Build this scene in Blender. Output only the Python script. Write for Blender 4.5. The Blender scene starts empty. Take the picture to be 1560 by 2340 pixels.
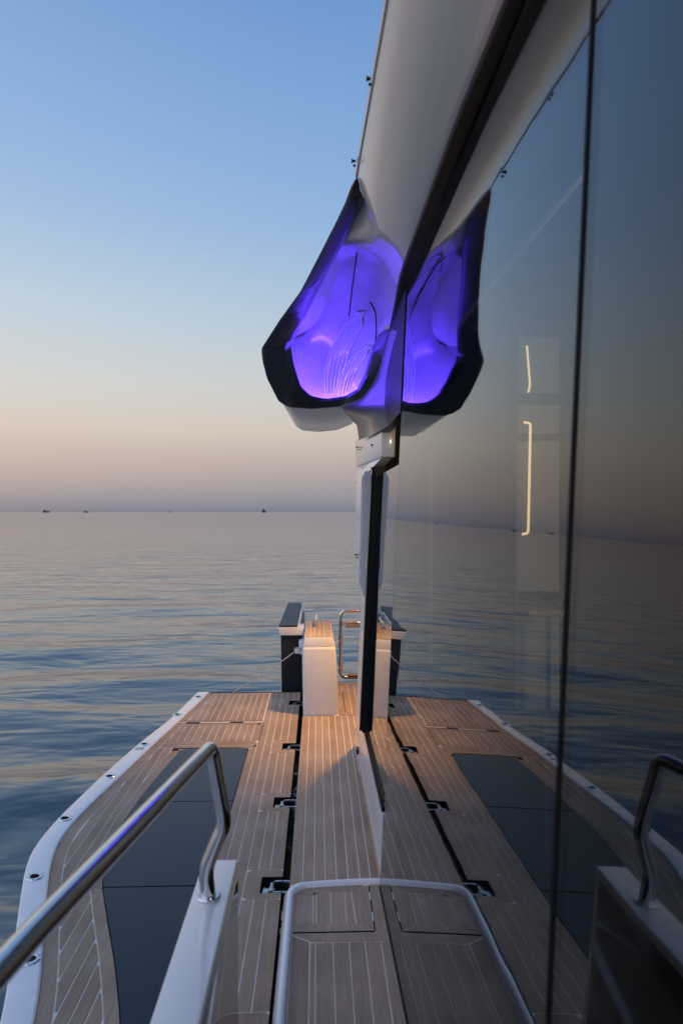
import bpy, bmesh, math, random
import numpy as np
from mathutils import Vector, Matrix
random.seed(7)
SC = bpy.context.scene
COL = SC.collection
R = math.radians

# ---------------------------------------------------------------- camera
F = 1560.0; CAMZ = 1.6; K = 0.034          # boat axis runs along +Y, the camera looks 1.95 deg to its right
cam_d = bpy.data.cameras.new('camera'); cam = bpy.data.objects.new('camera', cam_d); COL.objects.link(cam)
cam.location = (0, 0, CAMZ); cam.rotation_euler = (R(90), 0, -math.atan(K))
cam_d.sensor_fit = 'VERTICAL'; cam_d.sensor_height = 36; cam_d.lens = 24
cam_d.clip_start = 0.02; cam_d.clip_end = 60000
cam_d.dof.use_dof = True; cam_d.dof.focus_distance = 4.2; cam_d.dof.aperture_fstop = 3.2
SC.camera = cam
SC.render.resolution_x = 682; SC.render.resolution_y = 1024
SC.view_settings.view_transform = 'Standard'; SC.view_settings.look = 'None'
SC.view_settings.exposure = 0.1; SC.view_settings.gamma = 1

# ---------------------------------------------------------------- dusk sky
def srgb(r, g, b):
    f = lambda c: (c/255/12.92) if c <= 10 else ((c/255+0.055)/1.055)**2.4
    return (f(r), f(g), f(b), 1)
W = bpy.data.worlds.new('World'); SC.world = W; W.use_nodes = True
nt = W.node_tree; nt.nodes.clear()
out = nt.nodes.new('ShaderNodeOutputWorld'); bg = nt.nodes.new('ShaderNodeBackground')
tc = nt.nodes.new('ShaderNodeTexCoord'); sp = nt.nodes.new('ShaderNodeSeparateXYZ')
ramp = nt.nodes.new('ShaderNodeValToRGB'); asn = nt.nodes.new('ShaderNodeMath'); asn.operation = 'ARCSINE'
mul = nt.nodes.new('ShaderNodeMath'); mul.operation = 'MULTIPLY'; mul.inputs[1].default_value = 2/math.pi
nt.links.new(tc.outputs['Generated'], sp.inputs[0]); nt.links.new(sp.outputs['Z'], asn.inputs[0])
nt.links.new(asn.outputs[0], mul.inputs[0]); nt.links.new(mul.outputs[0], ramp.inputs[0])
stops = [(0.0, (114, 121, 138)), (0.006, (128, 133, 148)), (0.02, (148, 145, 153)), (0.04, (172, 160, 159)),
         (0.075, (199, 187, 177)), (0.115, (192, 195, 196)), (0.165, (172, 191, 206)), (0.25, (140, 173, 212)),
         (0.34, (121, 159, 207)), (0.41, (105, 146, 200)), (0.6, (94, 136, 196)), (1.0, (92, 132, 190))]
el = ramp.color_ramp.elements
el[0].position = 0; el[0].color = srgb(*stops[0][1]); el[1].position = 1; el[1].color = srgb(*stops[-1][1])
for p, c in stops[1:-1]:
    e = el.new(p); e.color = srgb(*c)
sky = nt.nodes.new('ShaderNodeTexSky'); sky.sky_type = 'NISHITA'; sky.sun_disc = False
sky.sun_elevation = R(2); sky.sun_rotation = R(-55); sky.altitude = 0
bg2 = nt.nodes.new('ShaderNodeBackground'); bg2.inputs['Strength'].default_value = 0.01
add = nt.nodes.new('ShaderNodeAddShader')
# the sky is paler and warmer towards the set sun on the left (low over the horizon)
dt = nt.nodes.new('ShaderNodeVectorMath'); dt.operation = 'DOT_PRODUCT'; dt.inputs[1].default_value = (-0.88, 0.47, 0.0)
nt.links.new(tc.outputs['Generated'], dt.inputs[0])
gm = nt.nodes.new('ShaderNodeMapRange'); gm.interpolation_type = 'SMOOTHSTEP'; gm.inputs[1].default_value = 0.25; gm.inputs[2].default_value = 1.0
gm.inputs[3].default_value = 0.0; gm.inputs[4].default_value = 0.34; nt.links.new(dt.outputs['Value'], gm.inputs[0])
gx = nt.nodes.new('ShaderNodeMix'); gx.data_type = 'RGBA'; gx.blend_type = 'MIX'
nt.links.new(gm.outputs[0], gx.inputs[0]); nt.links.new(ramp.outputs[0], gx.inputs[6])
r2 = nt.nodes.new('ShaderNodeValToRGB'); nt.links.new(mul.outputs[0], r2.inputs[0]); e2 = r2.color_ramp.elements
e2[0].position = 0.0; e2[0].color = srgb(140, 134, 148); e2[1].position = 1.0; e2[1].color = srgb(110, 145, 195)
for p, c in ((0.03, (205, 184, 170)), (0.09, (228, 217, 204)), (0.18, (222, 228, 232)), (0.3, (175, 200, 228))):
    e = e2.new(p); e.color = srgb(*c)
nt.links.new(r2.outputs[0], gx.inputs[7])
nt.links.new(gx.outputs[2], bg.inputs['Color']); bg.inputs['Strength'].default_value = 1.0
nt.links.new(sky.outputs[0], bg2.inputs['Color'])
nt.links.new(bg.outputs[0], add.inputs[0]); nt.links.new(bg2.outputs[0], add.inputs[1])
nt.links.new(add.outputs[0], out.inputs[0])
sd = bpy.data.lights.new('sun', 'SUN'); sun = bpy.data.objects.new('sun', sd); COL.objects.link(sun)
sd.energy = 0.6; sd.angle = R(80); sd.color = (0.98, 0.88, 1.0)   # added broad fill, tinted like afterglow, lifting deck and gelcoat
sun.rotation_euler = Vector((math.sin(R(70))*math.cos(R(38)), math.cos(R(70))*math.cos(R(38)), -math.sin(R(38)))).to_track_quat('-Z', 'Y').to_euler()

# ---------------------------------------------------------------- helpers
def at(px, py, Y=None, z=None):
    """boat-frame point for a direction, at depth Y or on height z"""
    v = (1170.0-py)/F
    if Y is None: Y = (z-CAMZ)/v
    c = math.cos(math.atan(K)); s = math.sin(math.atan(K)); X = (px-780)/F*Y
    return Vector((X*c+Y*s, Y*c-X*s, CAMZ+v*Y))

def link(name, me, mat=None, parent=None, label=None, kind=None):
    o = bpy.data.objects.new(name, me); COL.objects.link(o)
    if mat: me.materials.append(mat)
    if parent: o.parent = parent
    if label: o['label'] = label
    if kind: o['kind'] = kind
    return o
def bmobj(name, bm, mat, parent=None, smooth=False, angle=35, **kw):
    bmesh.ops.recalc_face_normals(bm, faces=bm.faces)
    me = bpy.data.meshes.new(name); bm.to_mesh(me); bm.free()
    if smooth:
        me.polygons.foreach_set('use_smooth', [True]*len(me.polygons))
        try: me.set_sharp_from_angle(angle=R(angle))
        except Exception: pass
    return link(name, me, mat, parent, **kw)
def empty(name, label, cat, loc=(0, 0, 0)):
    o = bpy.data.objects.new(name, None); COL.objects.link(o); o.location = loc
    o.empty_display_size = 0.2; o['label'] = label; o['category'] = cat; return o

def prism(bm, poly, z0, z1, bev=0):
    """poly: list of (x,y) ; closed solid between z0 and z1"""
    a = [bm.verts.new((p[0], p[1], z0)) for p in poly]; b = [bm.verts.new((p[0], p[1], z1)) for p in poly]
    n = len(poly); fs = [bm.faces.new(a[::-1]), bm.faces.new(b)]
    for i in range(n): fs.append(bm.faces.new((a[i], a[(i+1) % n], b[(i+1) % n], b[i])))
    if bev:
        top = [e for e in fs[1].edges]
        bmesh.ops.bevel(bm, geom=top, offset=bev, segments=1, affect='EDGES')
    return bm
def box(bm, x0, x1, y0, y1, z0, z1, bev=0, seg=2, shear=0.0):
    vs = [bm.verts.new((x+shear*z, y, z)) for x in (x0, x1) for y in (y0, y1) for z in (z0, z1)]
    idx = [(0, 1, 3, 2), (4, 6, 7, 5), (0, 4, 5, 1), (2, 3, 7, 6), (0, 2, 6, 4), (1, 5, 7, 3)]
    fs = [bm.faces.new([vs[i] for i in f]) for f in idx]
    if bev:
        es = list({e for f in fs for e in f.edges})
        bmesh.ops.bevel(bm, geom=es, offset=bev, segments=seg, affect='EDGES', profile=0.5)
    return bm
def hexa(bm, bottom, top, bev=0, seg=3):
    """solid from 4 bottom and 4 top corners"""
    a = [bm.verts.new(p) for p in bottom]; b = [bm.verts.new(p) for p in top]
    fs = [bm.faces.new(a[::-1]), bm.faces.new(b)]
    for i in range(4): fs.append(bm.faces.new((a[i], a[(i+1) % 4], b[(i+1) % 4], b[i])))
    if bev:
        es = list({e for f in fs for e in f.edges})
        bmesh.ops.bevel(bm, geom=es, offset=bev, segments=seg, affect='EDGES', profile=0.5)
    return bm
def catmull(pts, n=6):
    pts = [Vector(p) for p in pts]; o = []
    for i in range(len(pts)-1):
        p0 = pts[max(i-1, 0)]; p1 = pts[i]; p2 = pts[i+1]; p3 = pts[min(i+2, len(pts)-1)]
        for k in range(n):
            t = k/n
            o.append(0.5*((2*p1)+(p2-p0)*t+(2*p0-5*p1+4*p2-p3)*t*t+(3*p1-p0-3*p2+p3)*t**3))
    o.append(pts[-1]); return o
def fillet(pts, r, n=6):
    pts = [Vector(p) for p in pts]; o = [pts[0]]
    for i in range(1, len(pts)-1):
        a, b, c = pts[i-1], pts[i], pts[i+1]
        u = (a-b).normalized(); v = (c-b).normalized()
        rr = min(r, (a-b).length*0.45, (c-b).length*0.45)
        p, q = b+u*rr, b+v*rr
        for k in range(n+1):
            t = k/n; o.append(p*(1-t)**2+b*2*t*(1-t)+q*t*t)
    o.append(pts[-1]); return o
def tube(bm, pts, r, seg=16, cap=True):
    pts = [Vector(p) for p in pts]; rings = []
    nrm = None
    for i, p in enumerate(pts):
        t = (pts[min(i+1, len(pts)-1)]-pts[max(i-1, 0)]).normalized()
        if nrm is None:
            nrm = t.cross(Vector((0, 0, 1)))
            if nrm.length < 0.05: nrm = t.cross(Vector((1, 0, 0)))
            nrm.normalize()
        nrm = (nrm-t*nrm.dot(t)).normalized(); b = t.cross(nrm)
        rad = r[i] if isinstance(r, (list, tuple)) else r
        rings.append([bm.verts.new(p+(nrm*math.cos(2*math.pi*k/seg)+b*math.sin(2*math.pi*k/seg))*rad) for k in range(seg)])
    for a, b in zip(rings[:-1], rings[1:]):
        for k in range(seg): bm.faces.new((a[k], a[(k+1) % seg], b[(k+1) % seg], b[k]))
    if cap: bm.faces.new(rings[0][::-1]); bm.faces.new(rings[-1])
    return bm
def sheet(bm, rows, closed=False):
    vs = [[bm.verts.new(p) for p in r] for r in rows]
    for a, b in zip(vs[:-1], vs[1:]):
        n = len(a)
        for k in range(n if closed else n-1):
            bm.faces.new((a[k], a[(k+1) % n], b[(k+1) % n], b[k]))
    return vs
def ring_disc(bm, c, r0, r1, z0, z1, seg=28):
    pr = [(r0, z0), (r0, z1-0.002), (r0+0.002, z1), (r1-0.003, z1), (r1, z1-0.003), (r1, z0)]
    rows = [[(c[0]+math.cos(2*math.pi*k/seg)*a, c[1]+math.sin(2*math.pi*k/seg)*a, b) for k in range(seg)] for a, b in pr]
    sheet(bm, rows, closed=True)
def disc(bm, c, r, z, seg=24):
    bm.faces.new([bm.verts.new((c[0]+math.cos(2*math.pi*k/seg)*r, c[1]+math.sin(2*math.pi*k/seg)*r, z)) for k in range(seg)])

# ---------------------------------------------------------------- materials
def mat(name, col, rough=0.5, metal=0.0, coat=0.0, spec=0.5, bump=None, var=None, coatr=0.05):
    m = bpy.data.materials.new(name); m.use_nodes = True; n = m.node_tree; b = n.nodes['Principled BSDF']
    b.inputs['Base Color'].default_value = (*col, 1); b.inputs['Roughness'].default_value = rough
    b.inputs['Metallic'].default_value = metal; b.inputs['Coat Weight'].default_value = coat
    b.inputs['Coat Roughness'].default_value = coatr
    b.inputs['Specular IOR Level'].default_value = spec
    if var or bump:
        t = n.nodes.new('ShaderNodeTexCoord'); mp = n.nodes.new('ShaderNodeMapping'); n.links.new(t.outputs['Object'], mp.inputs[0])
    if var:      # (scale vec, amount)
        nz = n.nodes.new('ShaderNodeTexNoise'); nz.inputs['Scale'].default_value = 1; nz.inputs['Detail'].default_value = 4
        mp.inputs['Scale'].default_value = var[0]; n.links.new(mp.outputs[0], nz.inputs[0])
        mr = n.nodes.new('ShaderNodeMapRange'); mr.inputs[3].default_value = 1-var[1]; mr.inputs[4].default_value = 1+var[1]
        mr.inputs[1].default_value = 0.25; mr.inputs[2].default_value = 0.75
        n.links.new(nz.outputs[0], mr.inputs[0])
        vm = n.nodes.new('ShaderNodeVectorMath'); vm.operation = 'SCALE'; vm.inputs[0].default_value = col
        n.links.new(mr.outputs[0], vm.inputs['Scale']); n.links.new(vm.outputs[0], b.inputs['Base Color'])
        r2 = n.nodes.new('ShaderNodeMapRange'); r2.inputs[3].default_value = max(rough-0.05, 0.01); r2.inputs[4].default_value = rough+0.07
        n.links.new(nz.outputs[0], r2.inputs[0]); n.links.new(r2.outputs[0], b.inputs['Roughness'])
    if bump:     # (scale, strength, distance)
        nb = n.nodes.new('ShaderNodeTexNoise'); nb.inputs['Scale'].default_value = bump[0]; nb.inputs['Detail'].default_value = 3
        n.links.new(t.outputs['Object'], nb.inputs[0])
        bp = n.nodes.new('ShaderNodeBump'); bp.inputs['Strength'].default_value = bump[1]; bp.inputs['Distance'].default_value = bump[2]
        n.links.new(nb.outputs[0], bp.inputs['Height']); n.links.new(bp.outputs[0], b.inputs['Normal'])
    return m
M = {}
M['gel'] = mat('white_gelcoat', (0.74, 0.74, 0.765), 0.26, coat=0.7, var=((7, 7, 7), 0.05), bump=(1.6, 0.12, 0.004))
M['flank'] = mat('mid_grey_gelcoat', (0.10, 0.098, 0.10), 0.3, coat=0.4, var=((2, 2, 2), 0.05))
M['podlining'] = mat('glossy_pod_lining', (0.50, 0.49, 0.50), 0.16, coat=0.7, coatr=0.2, bump=(3.2, 0.12, 0.02), var=((6, 6, 6), 0.12))  # roof gelcoat darkened here, putting the reflected dark band into the colour
M['gelgrey'] = mat('pale_grey_gelcoat', (0.78, 0.76, 0.73), 0.30, coat=0.9, bump=(1.3, 0.06, 0.02), var=((2, 2, 2), 0.03))
M['steel'] = mat('polished_steel', (0.72, 0.70, 0.68), 0.10, metal=1, var=((30, 30, 30), 0.05))
M['hinge'] = mat('brushed_steel', (0.50, 0.50, 0.53), 0.3, metal=1, var=((40, 40, 40), 0.08))
M['black'] = mat('gloss_black_frame', (0.006, 0.0065, 0.009), 0.4, spec=0.2, var=((6, 6, 6), 0.2))
M['ring'] = mat('black_pod_frame', (0.011, 0.020, 0.029), 0.3, coat=0.25, bump=(6, 0.05, 0.004), var=((5, 5, 5), 0.25))
M['rubber'] = mat('dark_rubber', (0.006, 0.006, 0.007), 0.8, spec=0.1, var=((20, 20, 20), 0.2))
M['navy'] = mat('navy_hull_paint', (0.008, 0.011, 0.018), 0.4, spec=0.25, var=((2, 2, 2), 0.2))
M['slate'] = mat('slate_blue_lid', (0.014, 0.020, 0.030), 0.5, var=((9, 9, 9), 0.12))
M['caulk'] = mat('pale_caulking', (0.72, 0.66, 0.56), 0.6, var=((8, 8, 8), 0.06))
M['void'] = mat('shadow_gap', (0.008, 0.008, 0.010), 0.8, spec=0.08, var=((8, 8, 8), 0.2))
M['darkwall'] = mat('cabin_dark_lining', (0.02, 0.018, 0.018), 0.7, var=((4, 4, 4), 0.2))
M['rope'] = mat('grey_rope', (0.42, 0.42, 0.44), 0.8, var=((60, 60, 60), 0.3))
M['lining'] = mat('cabin_pale_lining', (0.55, 0.5, 0.45), 0.5, var=((4, 4, 4), 0.05))
M['oak'] = mat('table_wood', (0.42, 0.24, 0.11), 0.4, var=((3, 40, 3), 0.2))
M['smoke'] = mat('smoked_panel', (0.016, 0.016, 0.02), 0.12, coat=0.6, var=((5, 5, 5), 0.2))
M['warmsteel'] = mat('warm_tinted_steel', (0.86, 0.66, 0.55), 0.16, metal=1, var=((30, 30, 30), 0.06))  # steel, with the warm lamplight put into its base colour

def teak():
    m = bpy.data.materials.new('synthetic_teak'); m.use_nodes = True; n = m.node_tree; b = n.nodes['Principled BSDF']
    t = n.nodes.new('ShaderNodeTexCoord'); mp = n.nodes.new('ShaderNodeMapping'); mp.inputs['Scale'].default_value = (160, 5, 160)
    n.links.new(t.outputs['Object'], mp.inputs[0])
    oi = n.nodes.new('ShaderNodeObjectInfo')
    nz = n.nodes.new('ShaderNodeTexNoise'); nz.noise_dimensions = '4D'; nz.inputs['Scale'].default_value = 1; nz.inputs['Detail'].default_value = 5
    ml = n.nodes.new('ShaderNodeMath'); ml.operation = 'MULTIPLY'; ml.inputs[1].default_value = 40
    n.links.new(oi.outputs['Random'], ml.inputs[0]); n.links.new(ml.outputs[0], nz.inputs['W']); n.links.new(mp.outputs[0], nz.inputs[0])
    n2 = n.nodes.new('ShaderNodeTexNoise'); n2.inputs['Scale'].default_value = 3.5; n2.inputs['Detail'].default_value = 6; n.links.new(t.outputs['Object'], n2.inputs[0])
    cr = n.nodes.new('ShaderNodeValToRGB'); e = cr.color_ramp.elements
    e[0].position = 0.3; e[0].color = (0.28, 0.202, 0.140, 1); e[1].position = 0.72; e[1].color = (0.40, 0.294, 0.210, 1)
    n.links.new(nz.outputs[0], cr.inputs[0])
    mr = n.nodes.new('ShaderNodeMapRange'); mr.inputs[1].default_value = 0.3; mr.inputs[2].default_value = 0.7; mr.inputs[3].default_value = 0.86; mr.inputs[4].default_value = 1.12
    n.links.new(n2.outputs[0], mr.inputs[0])
    m2 = n.nodes.new('ShaderNodeMapRange'); m2.inputs[3].default_value = 0.88; m2.inputs[4].default_value = 1.10; n.links.new(oi.outputs['Random'], m2.inputs[0])
    n3 = n.nodes.new('ShaderNodeTexNoise'); n3.inputs['Scale'].default_value = 11; n3.inputs['Detail'].default_value = 5; n3.inputs['Roughness'].default_value = 0.7; n.links.new(t.outputs['Object'], n3.inputs[0])
    m3 = n.nodes.new('ShaderNodeMapRange'); m3.inputs[1].default_value = 0.52; m3.inputs[2].default_value = 0.75; m3.inputs[3].default_value = 1.0; m3.inputs[4].default_value = 0.86; n.links.new(n3.outputs[0], m3.inputs[0])
    rr_ = n.nodes.new('ShaderNodeMapRange'); rr_.inputs[1].default_value = 0.35; rr_.inputs[2].default_value = 0.7; rr_.inputs[3].default_value = 0.70; rr_.inputs[4].default_value = 0.48; n.links.new(n2.outputs[0], rr_.inputs[0]); n.links.new(rr_.outputs[0], b.inputs['Roughness'])
    mw = n.nodes.new('ShaderNodeMath'); mw.operation = 'MULTIPLY'; n.links.new(mr.outputs[0], mw.inputs[0]); n.links.new(m3.outputs[0], mw.inputs[1])
    mm = n.nodes.new('ShaderNodeMath'); mm.operation = 'MULTIPLY'; n.links.new(mw.outputs[0], mm.inputs[0]); n.links.new(m2.outputs[0], mm.inputs[1])
    vm = n.nodes.new('ShaderNodeVectorMath'); vm.operation = 'SCALE'; n.links.new(cr.outputs[0], vm.inputs[0]); n.links.new(mm.outputs[0], vm.inputs['Scale'])
    n.links.new(vm.outputs[0], b.inputs['Base Color'])
    b.inputs['Specular IOR Level'].default_value = 0.35
    bp = n.nodes.new('ShaderNodeBump'); bp.inputs['Strength'].default_value = 0.3; bp.inputs['Distance'].default_value = 0.0006
    n.links.new(nz.outputs[0], bp.inputs['Height']); n.links.new(bp.outputs[0], b.inputs['Normal'])
    return m
M['teak'] = teak()

def glass(name, tint=(0.5, 0.55, 0.58), wav=0.6):
    """one face of a real pane: Schlick reflection over tinted transparency (the two faces add up to a pane)"""
    m = bpy.data.materials.new(name); m.use_nodes = True; n = m.node_tree; n.nodes.clear()
    o = n.nodes.new('ShaderNodeOutputMaterial'); mix = n.nodes.new('ShaderNodeMixShader')
    tr = n.nodes.new('ShaderNodeBsdfTransparent'); tr.inputs[0].default_value = (*tint, 1)
    gl = n.nodes.new('ShaderNodeBsdfGlossy'); gl.inputs['Roughness'].default_value = 0.0; gl.inputs['Color'].default_value = (0.95, 0.97, 1.0, 1)
    g = n.nodes.new('ShaderNodeNewGeometry'); dt = n.nodes.new('ShaderNodeVectorMath'); dt.operation = 'DOT_PRODUCT'
    n.links.new(g.outputs['Normal'], dt.inputs[0]); n.links.new(g.outputs['Incoming'], dt.inputs[1])
    ab = n.nodes.new('ShaderNodeMath'); ab.operation = 'ABSOLUTE'; n.links.new(dt.outputs['Value'], ab.inputs[0])
    om = n.nodes.new('ShaderNodeMath'); om.operation = 'SUBTRACT'; om.inputs[0].default_value = 1; n.links.new(ab.outputs[0], om.inputs[1])
    pw = n.nodes.new('ShaderNodeMath'); pw.operation = 'POWER'; pw.inputs[1].default_value = 5; n.links.new(om.outputs[0], pw.inputs[0])
    ma = n.nodes.new('ShaderNodeMath'); ma.operation = 'MULTIPLY_ADD'; ma.inputs[1].default_value = 0.91; ma.inputs[2].default_value = 0.072
    n.links.new(pw.outputs[0], ma.inputs[0])
    t = n.nodes.new('ShaderNodeTexCoord'); nz = n.nodes.new('ShaderNodeTexNoise'); nz.inputs['Scale'].default_value = 5.0; nz.inputs['Detail'].default_value = 1
    n.links.new(t.outputs['Object'], nz.inputs[0])
    bp = n.nodes.new('ShaderNodeBump'); bp.inputs['Strength'].default_value = wav; bp.inputs['Distance'].default_value = 0.0006
    n.links.new(nz.outputs[0], bp.inputs['Height']); n.links.new(bp.outputs[0], gl.inputs['Normal'])
    n.links.new(ma.outputs[0], mix.inputs[0]); n.links.new(tr.outputs[0], mix.inputs[1]); n.links.new(gl.outputs[0], mix.inputs[2])
    n.links.new(mix.outputs[0], o.inputs[0]); return m
M['glass'] = glass('tinted_cabin_glass')
M['darkglass'] = mat('dark_deck_glass', (0.012, 0.018, 0.029), 0.30, spec=0.35, var=((9, 9, 9), 0.25), bump=(40, 0.08, 0.001))

def emis(name, col, s):
    m = bpy.data.materials.new(name); m.use_nodes = True; n = m.node_tree; n.nodes.clear()
    o = n.nodes.new('ShaderNodeOutputMaterial'); e = n.nodes.new('ShaderNodeEmission')
    e.inputs[0].default_value = (*col, 1); e.inputs[1].default_value = s; n.links.new(e.outputs[0], o.inputs[0]); return m
M['violet'] = emis('violet_led', (0.100, 0.040, 1.0), 110.0)
M['warmled'] = emis('warm_led', (1.0, 0.62, 0.28), 3.5)
M['lamp'] = emis('warm_lamp_lens', (1.0, 0.6, 0.25), 12)

def water():
    m = bpy.data.materials.new('sea_water'); m.use_nodes = True; n = m.node_tree; b = n.nodes['Principled BSDF']
    b.inputs['Base Color'].default_value = (0.022, 0.040, 0.050, 1); b.inputs['Roughness'].default_value = 0.09
    b.inputs['IOR'].default_value = 1.6; b.inputs['Specular IOR Level'].default_value = 1.0
    t = n.nodes.new('ShaderNodeTexCoord'); prev = None
    ln = n.nodes.new('ShaderNodeVectorMath'); ln.operation = 'LENGTH'; n.links.new(t.outputs['Object'], ln.inputs[0])
    fd = n.nodes.new('ShaderNodeMapRange'); fd.inputs[1].default_value = 12; fd.inputs[2].default_value = 110; fd.inputs[3].default_value = 1.0; fd.inputs[4].default_value = 0.3
    n.links.new(ln.outputs['Value'], fd.inputs[0])      # open water lies calmer than the wash near the hull
    for sc, det, dist, st, rot in (((0.42, 1.0, 1), 3, 0.13, 0.85, -18), ((1.3, 3.6, 1), 2, 0.024, 0.85, -8), ((0.15, 0.5, 1), 2, 0.12, 0.5, -8)):
        mp = n.nodes.new('ShaderNodeMapping'); mp.inputs['Scale'].default_value = sc; mp.inputs['Rotation'].default_value = (0, 0, R(rot)); n.links.new(t.outputs['Object'], mp.inputs[0])
        nz = n.nodes.new('ShaderNodeTexNoise'); nz.inputs['Scale'].default_value = 1; nz.inputs['Detail'].default_value = det; nz.inputs['Roughness'].default_value = 0.45
        nz.inputs['Distortion'].default_value = 0.5
        n.links.new(mp.outputs[0], nz.inputs[0])
        bp = n.nodes.new('ShaderNodeBump'); bp.inputs['Distance'].default_value = dist
        sm = n.nodes.new('ShaderNodeMath'); sm.operation = 'MULTIPLY'; sm.inputs[1].default_value = st; n.links.new(fd.outputs[0], sm.inputs[0]); n.links.new(sm.outputs[0], bp.inputs['Strength'])
        n.links.new(nz.outputs[0], bp.inputs['Height'])
        if prev: n.links.new(prev.outputs[0], bp.inputs['Normal'])
        prev = bp
    n.links.new(prev.outputs[0], b.inputs['Normal']); return m
M['water'] = water()

# ---------------------------------------------------------------- sea
ZW = -0.62
def make_sea():
    na, nr = 900, 340
    th = np.linspace(0, 2*np.pi, na, endpoint=False); rr = np.concatenate([[0.0], np.geomspace(0.35, 30000, nr-1)])
    A, Q = np.meshgrid(th, rr); X = Q*np.cos(A); Y = Q*np.sin(A); Z = np.zeros_like(X)
    rng = np.random.default_rng(4)
    for i in range(26):
        lam = 0.6*1.15**i if i < 14 else rng.uniform(0.6, 2.4); ang = R(100)+rng.normal(0, 0.30)
        k = 2*np.pi/lam; ph = rng.uniform(0, 6.28); amp = 0.0054*lam**0.75
        cell = np.maximum(Q*2*np.pi/na, Q*0.035)
        fade = np.clip((lam/np.maximum(cell, 1e-3)-3)/4, 0, 1)
        Z += amp*fade*np.sin(k*(np.cos(ang)*X+np.sin(ang)*Y)+ph+0.8*np.sin(0.21*X/lam+ph*2))
    co = np.stack([X, Y, Z+ZW], -1).reshape(-1, 3)
    i = np.arange(nr-1)[:, None]*na; j = np.arange(na)[None, :]; jn = (j+1) % na
    f = np.stack([i+j, i+na+j, i+na+jn, i+jn], -1).reshape(-1, 4)
    me = bpy.data.meshes.new('sea'); me.vertices.add(len(co)); me.vertices.foreach_set('co', co.ravel())
    me.loops.add(f.size); me.loops.foreach_set('vertex_index', f.ravel().astype(np.int32))
    me.polygons.add(len(f)); me.polygons.foreach_set('loop_start', (np.arange(len(f))*4).astype(np.int32))
    me.update(calc_edges=True); me.polygons.foreach_set('use_smooth', [True]*len(f))
    o = link('sea', me, M['water'], kind='structure'); o['label'] = 'calm rippled sea at dusk'
make_sea()

# ---------------------------------------------------------------- the yacht
yacht = empty('motor_yacht', 'white motor yacht with teak side deck, folded-out terrace and violet lit roof pod', 'motor yacht')
def XP(z, y=2.87): return 0.258+0.045*z-0.021*(min(y, 2.87)-2.87)-0.006*(max(y, 2.87)-2.87)          # plane of the cabin glass, leaning in as it rises

G = 0.0027                                # half a caulking line
def plank(poly, z, parent, name='plank', th=0.006):
    if len(poly) < 3: return
    bm = bmesh.new(); prism(bm, poly, z-th, z)
    return bmobj(name, bm, M['teak'], parent)
def simplify(p):
    o = []
    for i in range(len(p)):
        a, b, c = Vector(p[i-1]), Vector(p[i]), Vector(p[(i+1) % len(p)])
        if (b-a).length < 1e-6: continue
        if abs((b-a).cross(c-b)) > 2e-7*1 or (b-a).dot(c-b) < 0: o.append(p[i])
    return o
def run_polys(a, b, XL, XR, y0, y1, n=320):
    res = []; cur = []
    for i in range(n+1):
        y = y0+(y1-y0)*i/n; l = max(a, XL(y)); r = min(b, XR(y))
        if r-l > 0.004: cur.append((y, l, r))
        else:
            if len(cur) > 1: res.append(cur)
            cur = []
    if len(cur) > 1: res.append(cur)
    return [simplify([(l, y) for y, l, r in c]+[(r, y) for y, l, r in reversed(c)]) for c in res]

# --- side deck the photographer stands on
deck_l, deck_r = -0.122, 0.262
bm = bmesh.new(); box(bm, deck_l, 0.275, 2.93, 5.36, -0.05, -0.0015)
side_deck = bmobj('side_deck', bm, M['caulk'], yacht, label='teak planked side deck beside the cabin')
lines = [deck_l, -0.069, -0.019, 0.030, 0.080, 0.130, 0.181, 0.228, 0.2745]
for i in range(8):
    a, b = lines[i]+(0 if i == 0 else G), lines[i+1]-G
    if i < 7: plank([(a, 2.935), (b, 2.935), (b, 5.355), (a, 5.355)], 0, side_deck)
    else:
        plank([(a, 2.935), (b, 2.935), (b, 4.655), (a, 4.655)], 0, side_deck, 'margin_board')
        plank([(a, 4.66), (b, 4.66), (b, 5.355), (a, 5.355)], 0, side_deck, 'margin_board')
# aft passage beside the bollard pedestal
bm = bmesh.new(); box(bm, 0.13, 0.80, 5.36, 6.42, -0.05, -0.0025)
aft_deck = bmobj('aft_deck', bm, M['caulk'], yacht, label='teak passage beside the pedestal, lit warm')
for a, b in ((0.165, 0.214), (0.219, 0.268), (0.273, 0.322), (0.327, 0.40), (0.405, 0.52), (0.525, 0.79)):
    plank([(a, 5.40), (b, 5.40), (b, 6.33), (a, 6.33)], 0, aft_deck)
plank([(0.165, 5.363), (0.79, 5.363), (0.79, 5.395), (0.165, 5.395)], 0, aft_deck, 'margin_board')
plank([(0.14, 6.335), (0.79, 6.335), (0.79, 6.41), (0.14, 6.41)], 0, aft_deck, 'margin_board')
bm = bmesh.new(); box(bm, 0.2145, 0.2185, 5.45, 6.1, -0.002, 0.0015); bmobj('drain_slot', bm, M['void'], aft_deck)

bm = bmesh.new(); box(bm, 0.2755, 0.80, 4.67, 5.36, -0.05, -0.002); inner_deck = bmobj('cockpit_deck', bm, M['caulk'], yacht)
for a, b in ((0.278, 0.328), (0.333, 0.383), (0.388, 0.438), (0.443, 0.60), (0.605, 0.795)): plank([(a, 4.68), (b, 4.68), (b, 5.355), (a, 5.355)], 0, inner_deck)
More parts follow.
